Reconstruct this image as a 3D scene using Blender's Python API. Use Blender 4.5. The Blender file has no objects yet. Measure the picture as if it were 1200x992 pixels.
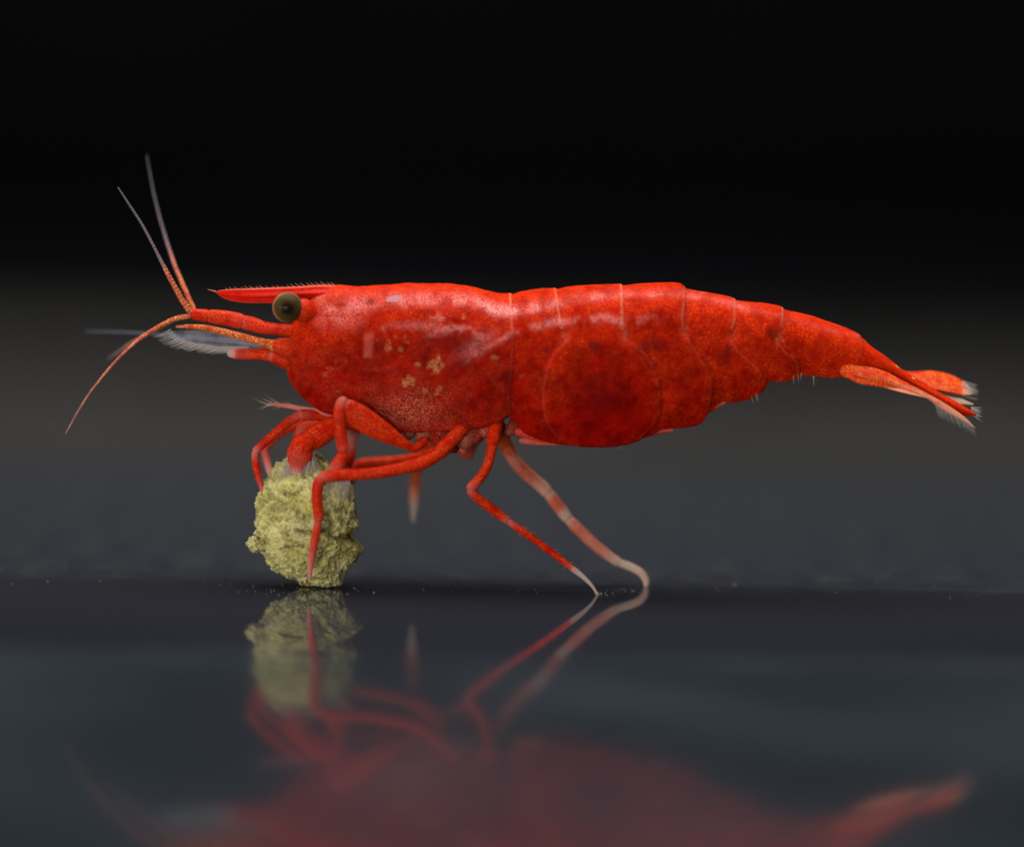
import bpy, math, random
import numpy as np
from mathutils import Vector, Matrix

random.seed(7)
rng = np.random.default_rng(11)
sc = bpy.context.scene

# ------------------------------------------------------------------ camera
# One photo pixel is 0.028 mm in the plane of the animal (a shrimp of 25 mm).
S = 2.8e-5
D = 0.200                        # lens to animal, metres
K = S / D
DEP = math.radians(7.0)          # how far the ray to the feet points down
ROLL = math.radians(0.9)
CX, CY = 600.0, 496.0
FX, FY = 600.0, 691.0            # pixel where the floor point (0,0,0) shows

pitch = DEP - math.atan((FY - CY) * K)
fwd = np.array([0.0, math.cos(pitch), -math.sin(pitch)])
right0 = np.array([1.0, 0.0, 0.0])
up0 = np.cross(right0, fwd)
right = math.cos(ROLL) * right0 + math.sin(ROLL) * up0
up = -math.sin(ROLL) * right0 + math.cos(ROLL) * up0


def ray(px, py):
    return fwd + (px - CX) * K * right - (py - CY) * K * up


CAM = -D * ray(FX, FY)


def P(px, py, y=0.0):
    """World point seen at pixel (px, py) and lying in the upright plane at depth y (in pixels, away from the lens)."""
    d = ray(px, py)
    t = (y * S - CAM[1]) / d[1]
    return CAM + t * d


cam = bpy.data.cameras.new("camera")
cam.lens = 100.0
cam.sensor_fit = 'HORIZONTAL'
cam.sensor_width = 100.0 * 1200 * K
cam.clip_start = 0.005
cam.clip_end = 20.0
cam.dof.use_dof = True
cam.dof.focus_distance = D - 0.0009
cam.dof.aperture_fstop = 10.0
cam_ob = bpy.data.objects.new("camera", cam)
cam_ob.matrix_world = Matrix([[float(right[k]), float(up[k]), float(-fwd[k]), float(CAM[k])] for k in range(3)] + [[0, 0, 0, 1]])
sc.collection.objects.link(cam_ob)
sc.camera = cam_ob

# ------------------------------------------------------------------ world, lamps, exposure
w = bpy.data.worlds.new("World")
sc.world = w
w.use_nodes = True
bg = w.node_tree.nodes["Background"]
bg.inputs[0].default_value = (0.55, 0.6, 0.7, 1)
bg.inputs[1].default_value = 0.004


def area(name, loc, target, size, power, col, size_y=None):
    l = bpy.data.lights.new(name, 'AREA')
    l.shape = 'RECTANGLE'
    l.size = size
    l.size_y = size_y or size
    l.energy = power
    l.color = col
    o = bpy.data.objects.new(name, l)
    o.location = loc
    o.rotation_euler = (Vector(target) - Vector(loc)).to_track_quat('-Z', 'Y').to_euler()
    sc.collection.objects.link(o)
    return o


area("tank_light", (0.004, 0.006, 0.080), (0.0, -0.001, 0.008), 0.11, 0.125, (1.0, 0.95, 0.88), 0.07)
area("front_fill", (-0.045, -0.15, 0.016), (0.0, 0.0, 0.004), 0.09, 0.135, (1.0, 0.95, 0.88), 0.03)  # added low fill in front, lifts the undersides and the pellet
area("side_fill", (-0.085, -0.055, 0.014), (0.0, 0.0, 0.003), 0.04, 0.032, (1.0, 0.96, 0.88), 0.025)  # added fill from low left, brightens the lower half of the pellet

sc.view_settings.view_transform = 'Standard'
sc.view_settings.look = 'None'
sc.view_settings.exposure = 0.0
sc.view_settings.gamma = 1.0
sc.render.engine = 'CYCLES'
sc.cycles.use_denoising = True
sc.cycles.max_bounces = 10
sc.cycles.transparent_max_bounces = 24
sc.cycles.sample_clamp_indirect = 4.0

# ------------------------------------------------------------------ helpers


def smooth(a, b, x):
    t = np.clip((x - a) / (b - a), 0, 1)
    return t * t * (3 - 2 * t)


def vnoise(p, seed=0):
    """value noise, p (n,3), result 0..1"""
    i = np.floor(p).astype(np.int64)
    f = p - i
    f = f * f * (3 - 2 * f)

    def h(ix, iy, iz):
        n = (ix * 73856093) ^ (iy * 19349663) ^ (iz * 83492791) ^ (seed * 2654435)
        n = (n ^ (n >> 13)) * 1274126177
        n = n & 0x7fffffff
        n = (n ^ (n >> 16)) & 0xffff
        return n / 65535.0
    r = 0
    for dx in (0, 1):
        wx = f[:, 0] if dx else 1 - f[:, 0]
        for dy in (0, 1):
            wy = f[:, 1] if dy else 1 - f[:, 1]
            for dz in (0, 1):
                wz = f[:, 2] if dz else 1 - f[:, 2]
                r = r + wx * wy * wz * h(i[:, 0] + dx, i[:, 1] + dy, i[:, 2] + dz)
    return r


def fbm(p, octaves=4, seed=0, gain=0.5):
    a, tot, r = 1.0, 0.0, 0
    for o in range(octaves):
        r = r + a * vnoise(p * 2 ** o + 17.3 * o, seed + o)
        tot += a
        a *= gain
    return r / tot


def curve(pts):
    """smooth interpolation through (x, y) points"""
    xs = np.array([p[0] for p in pts], float)
    ys = np.array([p[1] for p in pts], float)
    d = np.diff(ys) / np.diff(xs)
    mt = np.zeros(len(xs))
    mt[0], mt[-1] = d[0], d[-1]
    for k in range(1, len(xs) - 1):
        if d[k - 1] * d[k] > 0:
            mt[k] = 2 * d[k - 1] * d[k] / (d[k - 1] + d[k])

    def f(x):
        x = np.clip(np.asarray(x, float), xs[0], xs[-1])
        k = np.clip(np.searchsorted(xs, x) - 1, 0, len(xs) - 2)
        hh = xs[k + 1] - xs[k]
        t = (x - xs[k]) / hh
        return ((2 * t**3 - 3 * t**2 + 1) * ys[k] + (t**3 - 2 * t**2 + t) * hh * mt[k]
                + (-2 * t**3 + 3 * t**2) * ys[k + 1] + (t**3 - t**2) * hh * mt[k + 1])
    return f


def mesh_obj(name, verts, faces, mat, parent=None, attrs=None, shade=True, origin=(0, 0, 0)):
    v = np.asarray(verts, float) - np.asarray(origin, float)
    me = bpy.data.meshes.new(name)
    if isinstance(faces, np.ndarray) and faces.ndim == 2:
        nf, k = faces.shape
        me.vertices.add(len(v))
        me.vertices.foreach_set("co", v.astype(np.float32).ravel())
        me.loops.add(nf * k)
        me.loops.foreach_set("vertex_index", faces.astype(np.int32).ravel())
        me.polygons.add(nf)
        me.polygons.foreach_set("loop_start", np.arange(0, nf * k, k, dtype=np.int32))
        me.polygons.foreach_set("loop_total", np.full(nf, k, dtype=np.int32))
        me.update(calc_edges=True)
    else:
        me.from_pydata([tuple(q) for q in v], [], [tuple(int(i) for i in f) for f in faces])
        me.update()
    if attrs:
        for an, arr in attrs.items():
            arr = np.asarray(arr, np.float32)
            if arr.ndim == 1:
                a = me.attributes.new(an, 'FLOAT', 'POINT')
                a.data.foreach_set("value", arr)
            else:
                a = me.attributes.new(an, 'FLOAT_VECTOR', 'POINT')
                a.data.foreach_set("vector", arr.ravel())
    if shade:
        me.polygons.foreach_set("use_smooth", np.ones(len(me.polygons), dtype=bool))
    me.materials.append(mat)
    o = bpy.data.objects.new(name, me)
    o.location = origin
    sc.collection.objects.link(o)
    if parent is not None:
        o.parent = parent
        o.location = Vector(origin) - parent.location
    return o


def tag(o, label=None, cat=None, kind=None, group=None):
    for k, v in (("label", label), ("category", cat), ("kind", kind), ("group", group)):
        if v:
            o[k] = v
    return o


# ------------------------------------------------------------------ materials
class NT:
    def __init__(self, name):
        self.m = bpy.data.materials.new(name)
        self.m.use_nodes = True
        self.t = self.m.node_tree
        self.n = self.t.nodes
        self.b = self.n["Principled BSDF"]
        self.out = self.n["Material Output"]
        tc = self.n.new("ShaderNodeTexCoord")
        mp = self.n.new("ShaderNodeMapping")
        s = 1 / (100 * S)                       # texture space: 1 unit = 100 photo pixels
        mp.inputs['Scale'].default_value = (s, s, s)
        self.t.links.new(tc.outputs['Object'], mp.inputs['Vector'])
        self.co = mp.outputs[0]

    def link(self, a, b):
        self.t.links.new(a, b)

    def set(self, **kw):
        for k, v in kw.items():
            self.b.inputs[k.replace('_', ' ')].default_value = v

    def noise(self, scale, detail=3, rough=0.55, lo=None, hi=None):
        n = self.n.new("ShaderNodeTexNoise")
        n.inputs['Scale'].default_value = scale
        n.inputs['Detail'].default_value = detail
        n.inputs['Roughness'].default_value = rough
        self.link(self.co, n.inputs['Vector'])
        r = n.outputs[0]
        if lo is not None:
            r = self.remap(r, lo, hi)
        return r

    def remap(self, v, lo, hi, a=0.0, b=1.0):
        n = self.n.new("ShaderNodeMapRange")
        n.interpolation_type = 'SMOOTHSTEP'
        n.inputs['From Min'].default_value = lo
        n.inputs['From Max'].default_value = hi
        n.inputs['To Min'].default_value = a
        n.inputs['To Max'].default_value = b
        self.link(v, n.inputs['Value'])
        return n.outputs[0]

    def attr(self, name):
        n = self.n.new("ShaderNodeAttribute")
        n.attribute_name = name
        return n

    def sep(self, v):
        n = self.n.new("ShaderNodeSeparateXYZ")
        self.link(v, n.inputs[0])
        return n.outputs

    def math(self, op, a, b=None):
        n = self.n.new("ShaderNodeMath")
        n.operation = op
        for i, v in enumerate((a, b)):
            if v is None:
                continue
            if isinstance(v, (int, float)):
                n.inputs[i].default_value = v
            else:
                self.link(v, n.inputs[i])
        return n.outputs[0]

    def mix(self, fac, a, b):
        n = self.n.new("ShaderNodeMix")
        n.data_type = 'RGBA'
        for s, v in ((0, fac), (6, a), (7, b)):
            if isinstance(v, (int, float)):
                n.inputs[s].default_value = v
            elif isinstance(v, tuple):
                n.inputs[s].default_value = v + (1,)
            else:
                self.link(v, n.inputs[s])
        return n.outputs[2]

    def bump(self, h, strength, dist_px):
        n = self.n.new("ShaderNodeBump")
        n.inputs['Strength'].default_value = strength
        n.inputs['Distance'].default_value = dist_px * S
        self.link(h, n.inputs['Height'])
        self.link(n.outputs[0], self.b.inputs['Normal'])

    def base(self, c):
        self.link(c, self.b.inputs['Base Color'])


def sss(nt, weight, scale_px, radius=(1.0, 0.12, 0.06)):
    nt.b.inputs['Subsurface Weight'].default_value = weight
    nt.b.inputs['Subsurface Radius'].default_value = radius
    nt.b.inputs['Subsurface Scale'].default_value = scale_px * S


DEEP, RED, ORANGE = (0.14, 0.0004, 0.0002), (0.30, 0.0012, 0.0004), (0.94, 0.13, 0.010)


def mat_shell():
    t = NT("red_shell")
    m1 = t.sep(t.attr("m1").outputs['Vector'])   # pale with painted highlight, fleck, dark
    m2 = t.sep(t.attr("m2").outputs['Vector'])   # seam, fine pale speckle, orange
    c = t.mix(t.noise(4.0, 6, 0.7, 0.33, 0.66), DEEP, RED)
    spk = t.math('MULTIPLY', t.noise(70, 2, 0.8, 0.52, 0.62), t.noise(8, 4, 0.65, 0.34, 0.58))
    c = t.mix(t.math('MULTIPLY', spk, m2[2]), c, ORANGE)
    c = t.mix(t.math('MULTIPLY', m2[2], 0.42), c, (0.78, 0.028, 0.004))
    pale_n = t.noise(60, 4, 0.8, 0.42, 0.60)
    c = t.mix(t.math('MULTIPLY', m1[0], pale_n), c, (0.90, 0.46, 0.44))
    fine = t.noise(75, 2, 0.8, 0.50, 0.60)
    c = t.mix(t.math('MULTIPLY', m2[1], fine), c, (0.62, 0.22, 0.13))
    c = t.mix(t.math('MULTIPLY', m1[1], t.noise(60, 3, 0.8, 0.42, 0.60)), c, (0.58, 0.25, 0.10))
    c = t.mix(m1[2], c, (0.085, 0.006, 0.008))
    m3 = t.sep(t.attr('m3').outputs['Vector'])   # grey-lilac spot, clay-pink bar
    c = t.mix(t.math('MULTIPLY', m3[0], 0.7), c, (0.36, 0.25, 0.33))
    c = t.mix(t.math('MULTIPLY', m3[1], 0.22), c, (0.62, 0.24, 0.17))
    c = t.mix(t.math('MULTIPLY', m2[0], t.noise(40, 3, 0.7, 0.30, 0.60)), c, (0.82, 0.36, 0.22))
    t.base(c)
    t.set(Roughness=0.34, IOR=1.07)
    t.bump(t.noise(44, 3, 0.65), 0.6, 1.8)
    sss(t, 0.45, 11, (1.0, 0.22, 0.06))
    return t.m


def mat_limb(name, base_a=RED, base_b=ORANGE, amount=0.7, pale=(0.68, 0.60, 0.56), clear=0.55):
    """red limb that turns to clear pale cuticle where the attribute «pale» rises"""
    t = NT(name)
    p = t.attr("pale").outputs['Fac']
    c = t.mix(t.noise(9, 3, 0.6, 0.35, 0.65), tuple(0.8 * q for q in base_a), base_a)
    c = t.mix(t.math('MULTIPLY', t.math('MULTIPLY', t.noise(65, 2, 0.8, 0.50, 0.62), t.noise(7, 3, 0.6, 0.34, 0.56)), amount), c, base_b)
    pn = t.math('MULTIPLY', p, t.noise(25, 3, 0.6, 0.05, 0.45))
    c = t.mix(pn, c, pale)
    t.base(c)
    t.set(Roughness=0.34, IOR=1.12)
    t.bump(t.noise(34, 3, 0.6), 0.4, 1.0)
    sss(t, 0.2, 5)
    t.link(t.remap(p, 0.25, 1.0, 1.0, 1.0 - clear), t.b.inputs['Alpha'])
    return t.m


def mat_simple(name, col, rough=0.4, alpha=1.0, col2=None, scale=20, trans=0.0, bump=0.0, coat=0.0):
    t = NT(name)
    if col2:
        t.base(t.mix(t.noise(scale, 4, 0.6, 0.35, 0.65), col, col2))
    else:
        t.set(Base_Color=col + (1,))
    t.set(Roughness=rough, Alpha=alpha, Transmission_Weight=trans, Coat_Weight=coat)
    if bump:
        t.bump(t.noise(scale * 1.5, 4, 0.6), 0.6, bump)
    return t.m


M_SHELL = mat_shell()
M_LEG = mat_limb("red_leg_shell", (0.48, 0.009, 0.002), (0.90, 0.15, 0.022), 0.6)
M_BASE = mat_limb("leg_base_flesh", (0.22, 0.005, 0.003), (0.7, 0.2, 0.08), 0.7, pale=(0.55, 0.24, 0.18), clear=0.3)
M_ROST = mat_limb("rostrum_shell", (0.55, 0.010, 0.004), (0.75, 0.08, 0.03), 0.35, pale=(0.8, 0.3, 0.2), clear=0.2)
M_FAR = mat_limb("banded_leg_shell", (0.46, 0.035, 0.008), (0.72, 0.22, 0.07), 1.0, pale=(0.62, 0.55, 0.46), clear=0.45)
M_FEEL = mat_limb("feeler_shell", (0.48, 0.055, 0.012), (0.90, 0.40, 0.12), 1.3, pale=(0.22, 0.25, 0.34), clear=0.70)
M_STALK = mat_limb("head_stalk_shell", (0.56, 0.016, 0.005), (0.85, 0.16, 0.03), 0.6, pale=(0.7, 0.5, 0.5), clear=0.7)
M_TAIL = mat_limb("tail_fan_shell", (0.66, 0.034, 0.007), (0.95, 0.30, 0.04), 0.8, pale=(0.80, 0.55, 0.42), clear=0.6)
M_HAIR = mat_simple("clear_bristle", (0.60, 0.54, 0.50), 0.35, 0.32)
M_REDHAIR = mat_simple("pinkish_bristle", (0.70, 0.22, 0.15), 0.4, 0.5)

# ------------------------------------------------------------------ the setting


def mat_floor():
    t = NT("glossy_dark_glass")
    g = t.n.new("ShaderNodeNewGeometry")
    y = t.math('MULTIPLY', t.sep(g.outputs['Position'])[1], 1000.0)     # millimetres
    wob = t.math('MULTIPLY', t.math('SUBTRACT', t.noise(0.9, 4, 0.65), 0.5), 4.0)
    back = t.remap(t.math('ADD', y, wob), -0.6, 3.4)
    front = t.remap(t.math('ADD', y, t.math('MULTIPLY', wob, 0.3)), -14.0, -17.2)
    dust = t.noise(2.2, 5, 0.65, 0.35, 0.75)
    c = t.mix(back, (0.026, 0.028, 0.040), (0.020, 0.024, 0.034))
    c = t.mix(t.math('MULTIPLY', back, dust), c, (0.040, 0.043, 0.052))
    cl = t.noise(0.22, 4, 0.6, 0.36, 0.66)
    c = t.mix(front, c, t.mix(cl, (0.022, 0.028, 0.037), (0.037, 0.049, 0.063)))  # underlay tone of the front zone, lightened to put haze into the colour
    t.base(c)
    t.link(t.math('ADD', t.remap(back, 0, 1, 0.062, 0.34), t.math('MULTIPLY', front, 0.03)), t.b.inputs['Roughness'])
    t.set(IOR=1.34, Anisotropic=1.0)
    tg = t.n.new('ShaderNodeCombineXYZ')
    tg.inputs[0].default_value = 1.0
    t.link(tg.outputs[0], t.b.inputs['Tangent'])
    t.bump(t.noise(0.35, 2), 0.25, 1.2)
    # added matt layer: weakens the mirror image and veils it with haze
    df = t.n.new('ShaderNodeBsdfDiffuse')
    t.link(c, df.inputs['Color'])
    mx = t.n.new('ShaderNodeMixShader')
    t.link(t.math('ADD', t.math('MULTIPLY', front, t.remap(t.noise(0.5, 5, 0.65), 0.3, 0.7, 0.18, 0.38)), 0.14), mx.inputs[0])
    t.link(t.b.outputs[0], mx.inputs[1])
    t.link(df.outputs[0], mx.inputs[2])
    t.link(mx.outputs[0], t.out.inputs['Surface'])
    return t.m


M_FLOOR = mat_floor()
mm = 1e-3
WY = 0.042                                   # how far behind the animal the grey sweep rises


def strip(name, profile, x0, x1, nx, mat, kind='structure'):
    """a sheet: profile (y, z) points swept along x"""
    vs, fs = [], []
    xs = np.linspace(x0, x1, nx)
    n = len(profile)
    for x in xs:
        for (y, z) in profile:
            vs.append((x, y, z))
    for a in range(nx - 1):
        for b in range(n - 1):
            fs.append((a * n + b, (a + 1) * n + b, (a + 1) * n + b + 1, a * n + b + 1))
    o = mesh_obj(name, vs, fs, mat)
    o["kind"] = kind
    return o


strip('floor', [(y, 0.0) for y in np.linspace(-0.30, 0.30, 25)], -0.35, 0.35, 29, M_FLOOR)

# grey ledge behind: a cove that leaves the floor, rises and leans over at its rounded top
t = NT("matt_grey_board")
t.base(t.mix(t.noise(0.25, 4, 0.6, 0.3, 0.7), (0.0115, 0.0118, 0.0116), (0.016, 0.0164, 0.0163)))
t.set(Roughness=0.9)
M_GREY = t.m
prof = [(WY - 0.002, 0.00002), (WY - 0.0005, 0.00003)]
RL = 0.0038
for k in range(1, 25):
    a = k / 24 * math.radians(132)
    prof.append((WY + RL * math.sin(a), 0.00004 + RL * (1 - math.cos(a))))
yb, zb = prof[-1]
strip('grey_ledge', prof, -0.25, 0.25, 9, M_GREY)

M_BLACK = mat_simple("black_cloth", (0.004, 0.004, 0.004), 0.95, col2=(0.006, 0.006, 0.006), scale=0.2)
strip('backdrop', [(0.26, 0.0001), (0.262, 0.05), (0.266, 0.4), (0.25, 0.6)], -0.34, 0.34, 9, M_BLACK)

# ------------------------------------------------------------------ the shrimp
YAW = math.tan(math.radians(2.0))


def ym(px):
    return (600 - px) * YAW


base = P(600, 691, 0)
shrimp = bpy.data.objects.new('shrimp', None)
shrimp.empty_display_size = 0.002
shrimp.location = base
sc.collection.objects.link(shrimp)
tag(shrimp, "bright red shrimp with brown bead eye and long feelers, gripping a crumbly food pellet", "shrimp")

top = curve([(336, 418), (338, 396), (342, 380), (350, 366), (362, 350), (378, 340), (395, 334), (420, 335.5), (450, 334), (480, 332),
             (520, 332), (550, 335), (575, 341), (597, 344.5), (601, 344), (612, 341), (640, 338.5), (651, 338.5), (665, 336), (690, 334), (726, 333.5),
             (732, 333.5), (760, 331), (785, 331), (797, 333), (803, 337), (830, 342.5), (852, 347.5), (861, 351), (880, 353.5), (900, 356), (912, 358.5),
             (920, 361.5), (950, 369.5), (980, 380), (1000, 388), (1010, 395), (1022, 406), (1040, 419), (1058, 433), (1075, 444), (1100, 459), (1125, 473), (1143, 484)])
bot = curve([(336, 434), (338, 443), (343, 452), (352, 463), (365, 474), (382, 483), (400, 489), (425, 497), (445, 503), (475, 506), (520, 505),
             (560, 501), (585, 495), (596, 488), (602, 494), (614, 507), (630, 514), (650, 519), (684, 522.5), (705, 523), (728, 521), (756, 512), (770, 505.5),
             (774, 503), (786, 502), (812, 499), (824, 493), (834, 480), (848, 470), (857, 471.5), (875, 468), (888, 463), (897, 453), (901, 447), (919, 447), (932, 443.5),
             (939, 440), (975, 442.5), (990, 440), (1003, 432), (1020, 430), (1040, 436), (1058, 447), (1080, 461), (1110, 478), (1128, 487), (1143, 487)])
wid = curve([(336, 14), (342, 28), (352, 37), (368, 44), (395, 51), (450, 58), (520, 63), (590, 61), (600, 60), (640, 63), (720, 63), (800, 53), (855, 45),
             (920, 36), (980, 28), (1010, 23), (1040, 18), (1080, 15), (1125, 11), (1143, 5)])


def seam_f(pts):
    return curve([(y, x) for x, y in pts])


SEAMS = [
    seam_f([(598, 330), (598.5, 345), (599.5, 365), (601, 395), (598.5, 440), (596.5, 462), (597, 480), (601, 500), (605, 530)]),
    seam_f([(650, 325), (651, 338), (654, 358), (658, 378), (662, 394), (649, 412), (641, 430), (637, 462), (640, 488), (650, 506), (668, 517), (690, 526)]),
    seam_f([(728, 325), (728.5, 345), (729, 378), (732, 393), (746, 403), (759, 416), (766, 431), (772, 455), (772.5, 478), (767, 495), (752, 511), (745, 526)]),
    seam_f([(803, 330), (801, 350), (799, 374), (803, 389), (815, 409), (827, 429), (833, 450), (833, 465), (829, 482), (820, 500)]),
    seam_f([(861, 345), (860, 370), (855, 391), (862, 406), (877, 421), (888, 432), (895, 443), (899, 452), (898, 470)]),
    seam_f([(918, 355), (916, 375), (912, 394), (918, 409), (930, 418), (935, 427), (936, 437), (936, 450)]),
    seam_f([(1006, 384), (1008, 395), (1008, 412), (1001, 432), (1000, 440)]),
]


def polydist(px, py, pts):
    best = np.full(px.shape, 1e9)
    par = np.zeros(px.shape)
    n = len(pts) - 1
    for k in range(n):
        (x0, y0), (x1, y1) = pts[k], pts[k + 1]
        dx, dy = x1 - x0, y1 - y0
        t = np.clip(((px - x0) * dx + (py - y0) * dy) / (dx * dx + dy * dy), 0, 1)
        d = np.hypot(px - x0 - t * dx, py - y0 - t * dy)
        c = d < best
        best = np.where(c, d, best)
        par = np.where(c, (k + t) / n, par)
    return best, par


RIDGE = curve([(330, 425), (350, 414), (372, 409), (395, 410), (418, 423), (435, 428), (455, 424), (478, 405), (500, 391), (525, 382), (550, 380), (575, 387), (600, 396)])


def body_maps(px, py):
    """relief (in pixels) and pigment and painted-highlight masks of the shell, given in side-view coordinates"""
    q = np.stack([px / 100, py / 100, np.zeros_like(px)], 1)
    H = np.zeros_like(px)
    n0 = smooth(0.35, 0.7, fbm(q * 22, 3, 77))
    seam = np.zeros_like(px)
    for k, f in enumerate(SEAMS):
        x = f(py)
        sl = (f(py + 1) - f(py - 1)) / 2
        d = (px - x) / np.sqrt(1 + sl * sl)
        if k == 1:
            rev = smooth(388, 400, py)
        else:
            rev = np.zeros_like(py)
        amp = np.array([1.4, 1.6, 1.8, 1.8, 1.6, 1.3, 0.8])[k] * np.where(py < 385, 0.85, 0.9)
        a = amp * 0.75 * np.exp(np.minimum(d, 0) / 16)
        b = -amp * 0.75 * np.exp(-np.maximum(d, 0) / 11)
        st = smooth(-0.3, 1.9, d)
        nrm = a * (1 - st) + b * st
        a2 = -amp * 0.9 * np.exp(np.minimum(d, 0) / 11)
        b2 = amp * 0.9 * np.exp(-np.maximum(d, 0) / 22)
        st2 = smooth(-1.9, 0.3, d)
        rv = a2 * (1 - st2) + b2 * st2
        H += nrm * (1 - rev) + rv * rev
        vis = np.where(py < 382, 0.55, 0.10) * (0.45 + 0.8 * vnoise(q * 9, 5 + k))
        vis = vis * np.clip(1.15 - (py - 335) / 330, 0.35, 1)
        wd = 1.15 if k < 3 else 1.0
        seam = np.maximum(seam, np.clip(np.exp(-((d + 0.5) / wd)**2) * vis, 0, 1))
        # pale joint spot where the plate bends back
        jy = [None, 391, 389, 384, 391, 394, None][k]
        if jy:
            jx = float(f(np.array([jy]))[0])
            seam = np.maximum(seam, 0.30 * n0 * np.exp(-(((px - jx) / 5.5)**2 + ((py - jy) / 7)**2)))
            H -= 2.2 * np.exp(-(((px - jx) / 10)**2 + ((py - jy) / 9)**2))
    # carapace folds
    car = 1 - smooth(590, 600, px)
    dr = py - RIDGE(px)
    H += car * (0.8 * smooth(-3.5, 6.5, dr) * np.exp(-np.maximum(dr, 0) / 60) - 1.5 * np.exp(-(dr / 2.5)**2) * np.exp(-((px - 425) / 50)**2)) * smooth(340, 352, px)
    d, par = polydist(px, py, [(486, 398), (505, 388), (530, 381), (556, 384), (566, 393), (560, 408), (545, 417)])
    H += car * 0.9 * np.exp(-(d / 4.5)**2)
    d2, _ = polydist(px, py, [(560, 412), (575, 401), (590, 394), (600, 386)])
    H += 1.0 * np.exp(-(d2 / 3.5)**2)
    d3, _ = polydist(px, py, [(433, 392), (432, 404), (434, 414)])
    H += -1.6 * np.exp(-((px - 441) / 4)**2 - ((py - 404) / 12)**2) + 1.0 * np.exp(-(d3 / 4.5)**2)
    # rim along the lower edge of the carapace
    de = bot(px) - py
    H += car * 1.2 * np.exp(-((de - 4) / 3.0)**2)
    H += (fbm(q * 5, 4, 3) - 0.5) * 2.0 + (fbm(q * 16, 3, 9) - 0.5) * 0.8
    # ------- pigment, with highlight painted into the pale areas of the back
    n1 = fbm(q * 8, 4, 21)
    n2 = fbm(q * 20, 3, 31)
    sheen_band = curve([(360, 352), (400, 357), (440, 352), (480, 349), (520, 348), (555, 351), (585, 361), (600, 362), (625, 358), (655, 352), (690, 346), (730, 343), (790, 342), (860, 356), (1000, 392)])
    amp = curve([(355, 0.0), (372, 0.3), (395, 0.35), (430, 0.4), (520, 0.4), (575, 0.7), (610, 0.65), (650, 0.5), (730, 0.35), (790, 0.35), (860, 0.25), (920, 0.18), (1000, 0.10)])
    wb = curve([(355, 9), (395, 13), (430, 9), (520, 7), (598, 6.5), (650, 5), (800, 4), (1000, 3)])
    pale = amp(px) * np.exp(-((py - sheen_band(px)) / wb(px))**2) * (0.35 + 1.1 * smooth(0.35, 0.65, n1))  # whitish band along the back: part pigment, part highlight painted into the colour
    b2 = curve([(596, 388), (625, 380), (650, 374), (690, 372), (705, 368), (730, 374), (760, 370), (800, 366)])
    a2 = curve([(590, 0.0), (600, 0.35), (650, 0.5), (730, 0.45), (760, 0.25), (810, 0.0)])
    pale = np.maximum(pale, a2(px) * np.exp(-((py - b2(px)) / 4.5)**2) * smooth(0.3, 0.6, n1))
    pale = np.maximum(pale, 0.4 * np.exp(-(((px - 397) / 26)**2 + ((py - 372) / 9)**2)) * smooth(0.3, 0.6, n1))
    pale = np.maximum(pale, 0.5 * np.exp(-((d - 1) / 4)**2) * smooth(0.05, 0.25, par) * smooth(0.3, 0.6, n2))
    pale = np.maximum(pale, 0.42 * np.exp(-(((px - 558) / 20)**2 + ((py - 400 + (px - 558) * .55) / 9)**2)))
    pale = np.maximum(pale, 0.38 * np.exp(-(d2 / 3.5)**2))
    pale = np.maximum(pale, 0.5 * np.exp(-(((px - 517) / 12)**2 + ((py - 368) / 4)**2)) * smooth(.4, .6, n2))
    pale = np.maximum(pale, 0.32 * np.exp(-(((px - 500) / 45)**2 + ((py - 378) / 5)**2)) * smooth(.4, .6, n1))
    # beige flecks
    fl = np.zeros_like(px)
    for (x, y, r, a) in [(510, 424, 9, 1), (477, 443, 7, .9), (497, 454, 4, .7), (513, 455, 5, .6), (491, 423, 3, .7), (580, 415, 3, .7), (455, 404, 4, .5), (457, 396, 2.5, .5), (464, 391, 2.5, .45), (472, 405, 4, .5), (476, 390, 2.5, .45), (478, 398, 2, .4), (516, 371, 4, .6), (544, 368, 3, .6), (451, 381, 3, .5),
                         (387, 428, 4, .3), (381, 437, 4, .25), (397, 456, 3, .35), (610, 437, 3, .3)]:
        dd = np.hypot(px - x, (py - y) * 1.1) / r + (n2 - 0.5) * 2.6
        fl = np.maximum(fl, a * (1 - smooth(0.75, 1.1, dd)))
    dk = np.zeros_like(px)
    for (x, y, rx, ry, a) in [(640, 406, 9, 12, .55), (695, 402, 10, 8, .5), (713, 411, 4, 4, .75), (752, 404, 13, 8, .5), (772, 400, 12, 10, .35), (592, 435, 5, 6, .55), (442, 405, 5, 13, .5),
                              (433, 418, 8, 4, .55), (434, 352, 9, 3.5, .55), (402, 355, 9, 2.5, .4), (385, 367, 6, 1.5, .6), (428, 476, 16, 14, .35), (700, 460, 30, 25, .22), (500, 408, 30, 12, .22), (600, 470, 10, 25, .2), (960, 400, 14, 10, .3),
                              (905, 385, 9, 8, .35), (650, 400, 6, 8, .3), (850, 410, 8, 14, .3), (545, 395, 16, 6, .3), (528, 397, 36, 12, .34), (450, 432, 34, 6, .30), (398, 413, 18, 3.5, .35), (447, 395, 5, 16, .35), (585, 420, 14, 22, .22)]:
        dd = np.hypot((px - x) / rx, (py - y) / ry) + (n1 - 0.5) * 1.5
        dk = np.maximum(dk, a * (1 - smooth(0.3, 1.25, dd)))
    # grey-lilac spot
    lil = 1 - smooth(0.7, 1.1, np.hypot((px - 462) / 9, (py - 348 + (px - 462) * .12) / 3.6) + (n2 - .5) * .8)
    bar = 0.9 * smooth(6.5, 4.0, np.abs(px - 433 + (py - 402) * .06) + (n2 - .5) * 3) * smooth(17, 12, np.abs(py - 402) + (n2 - .5) * 5)
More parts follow.
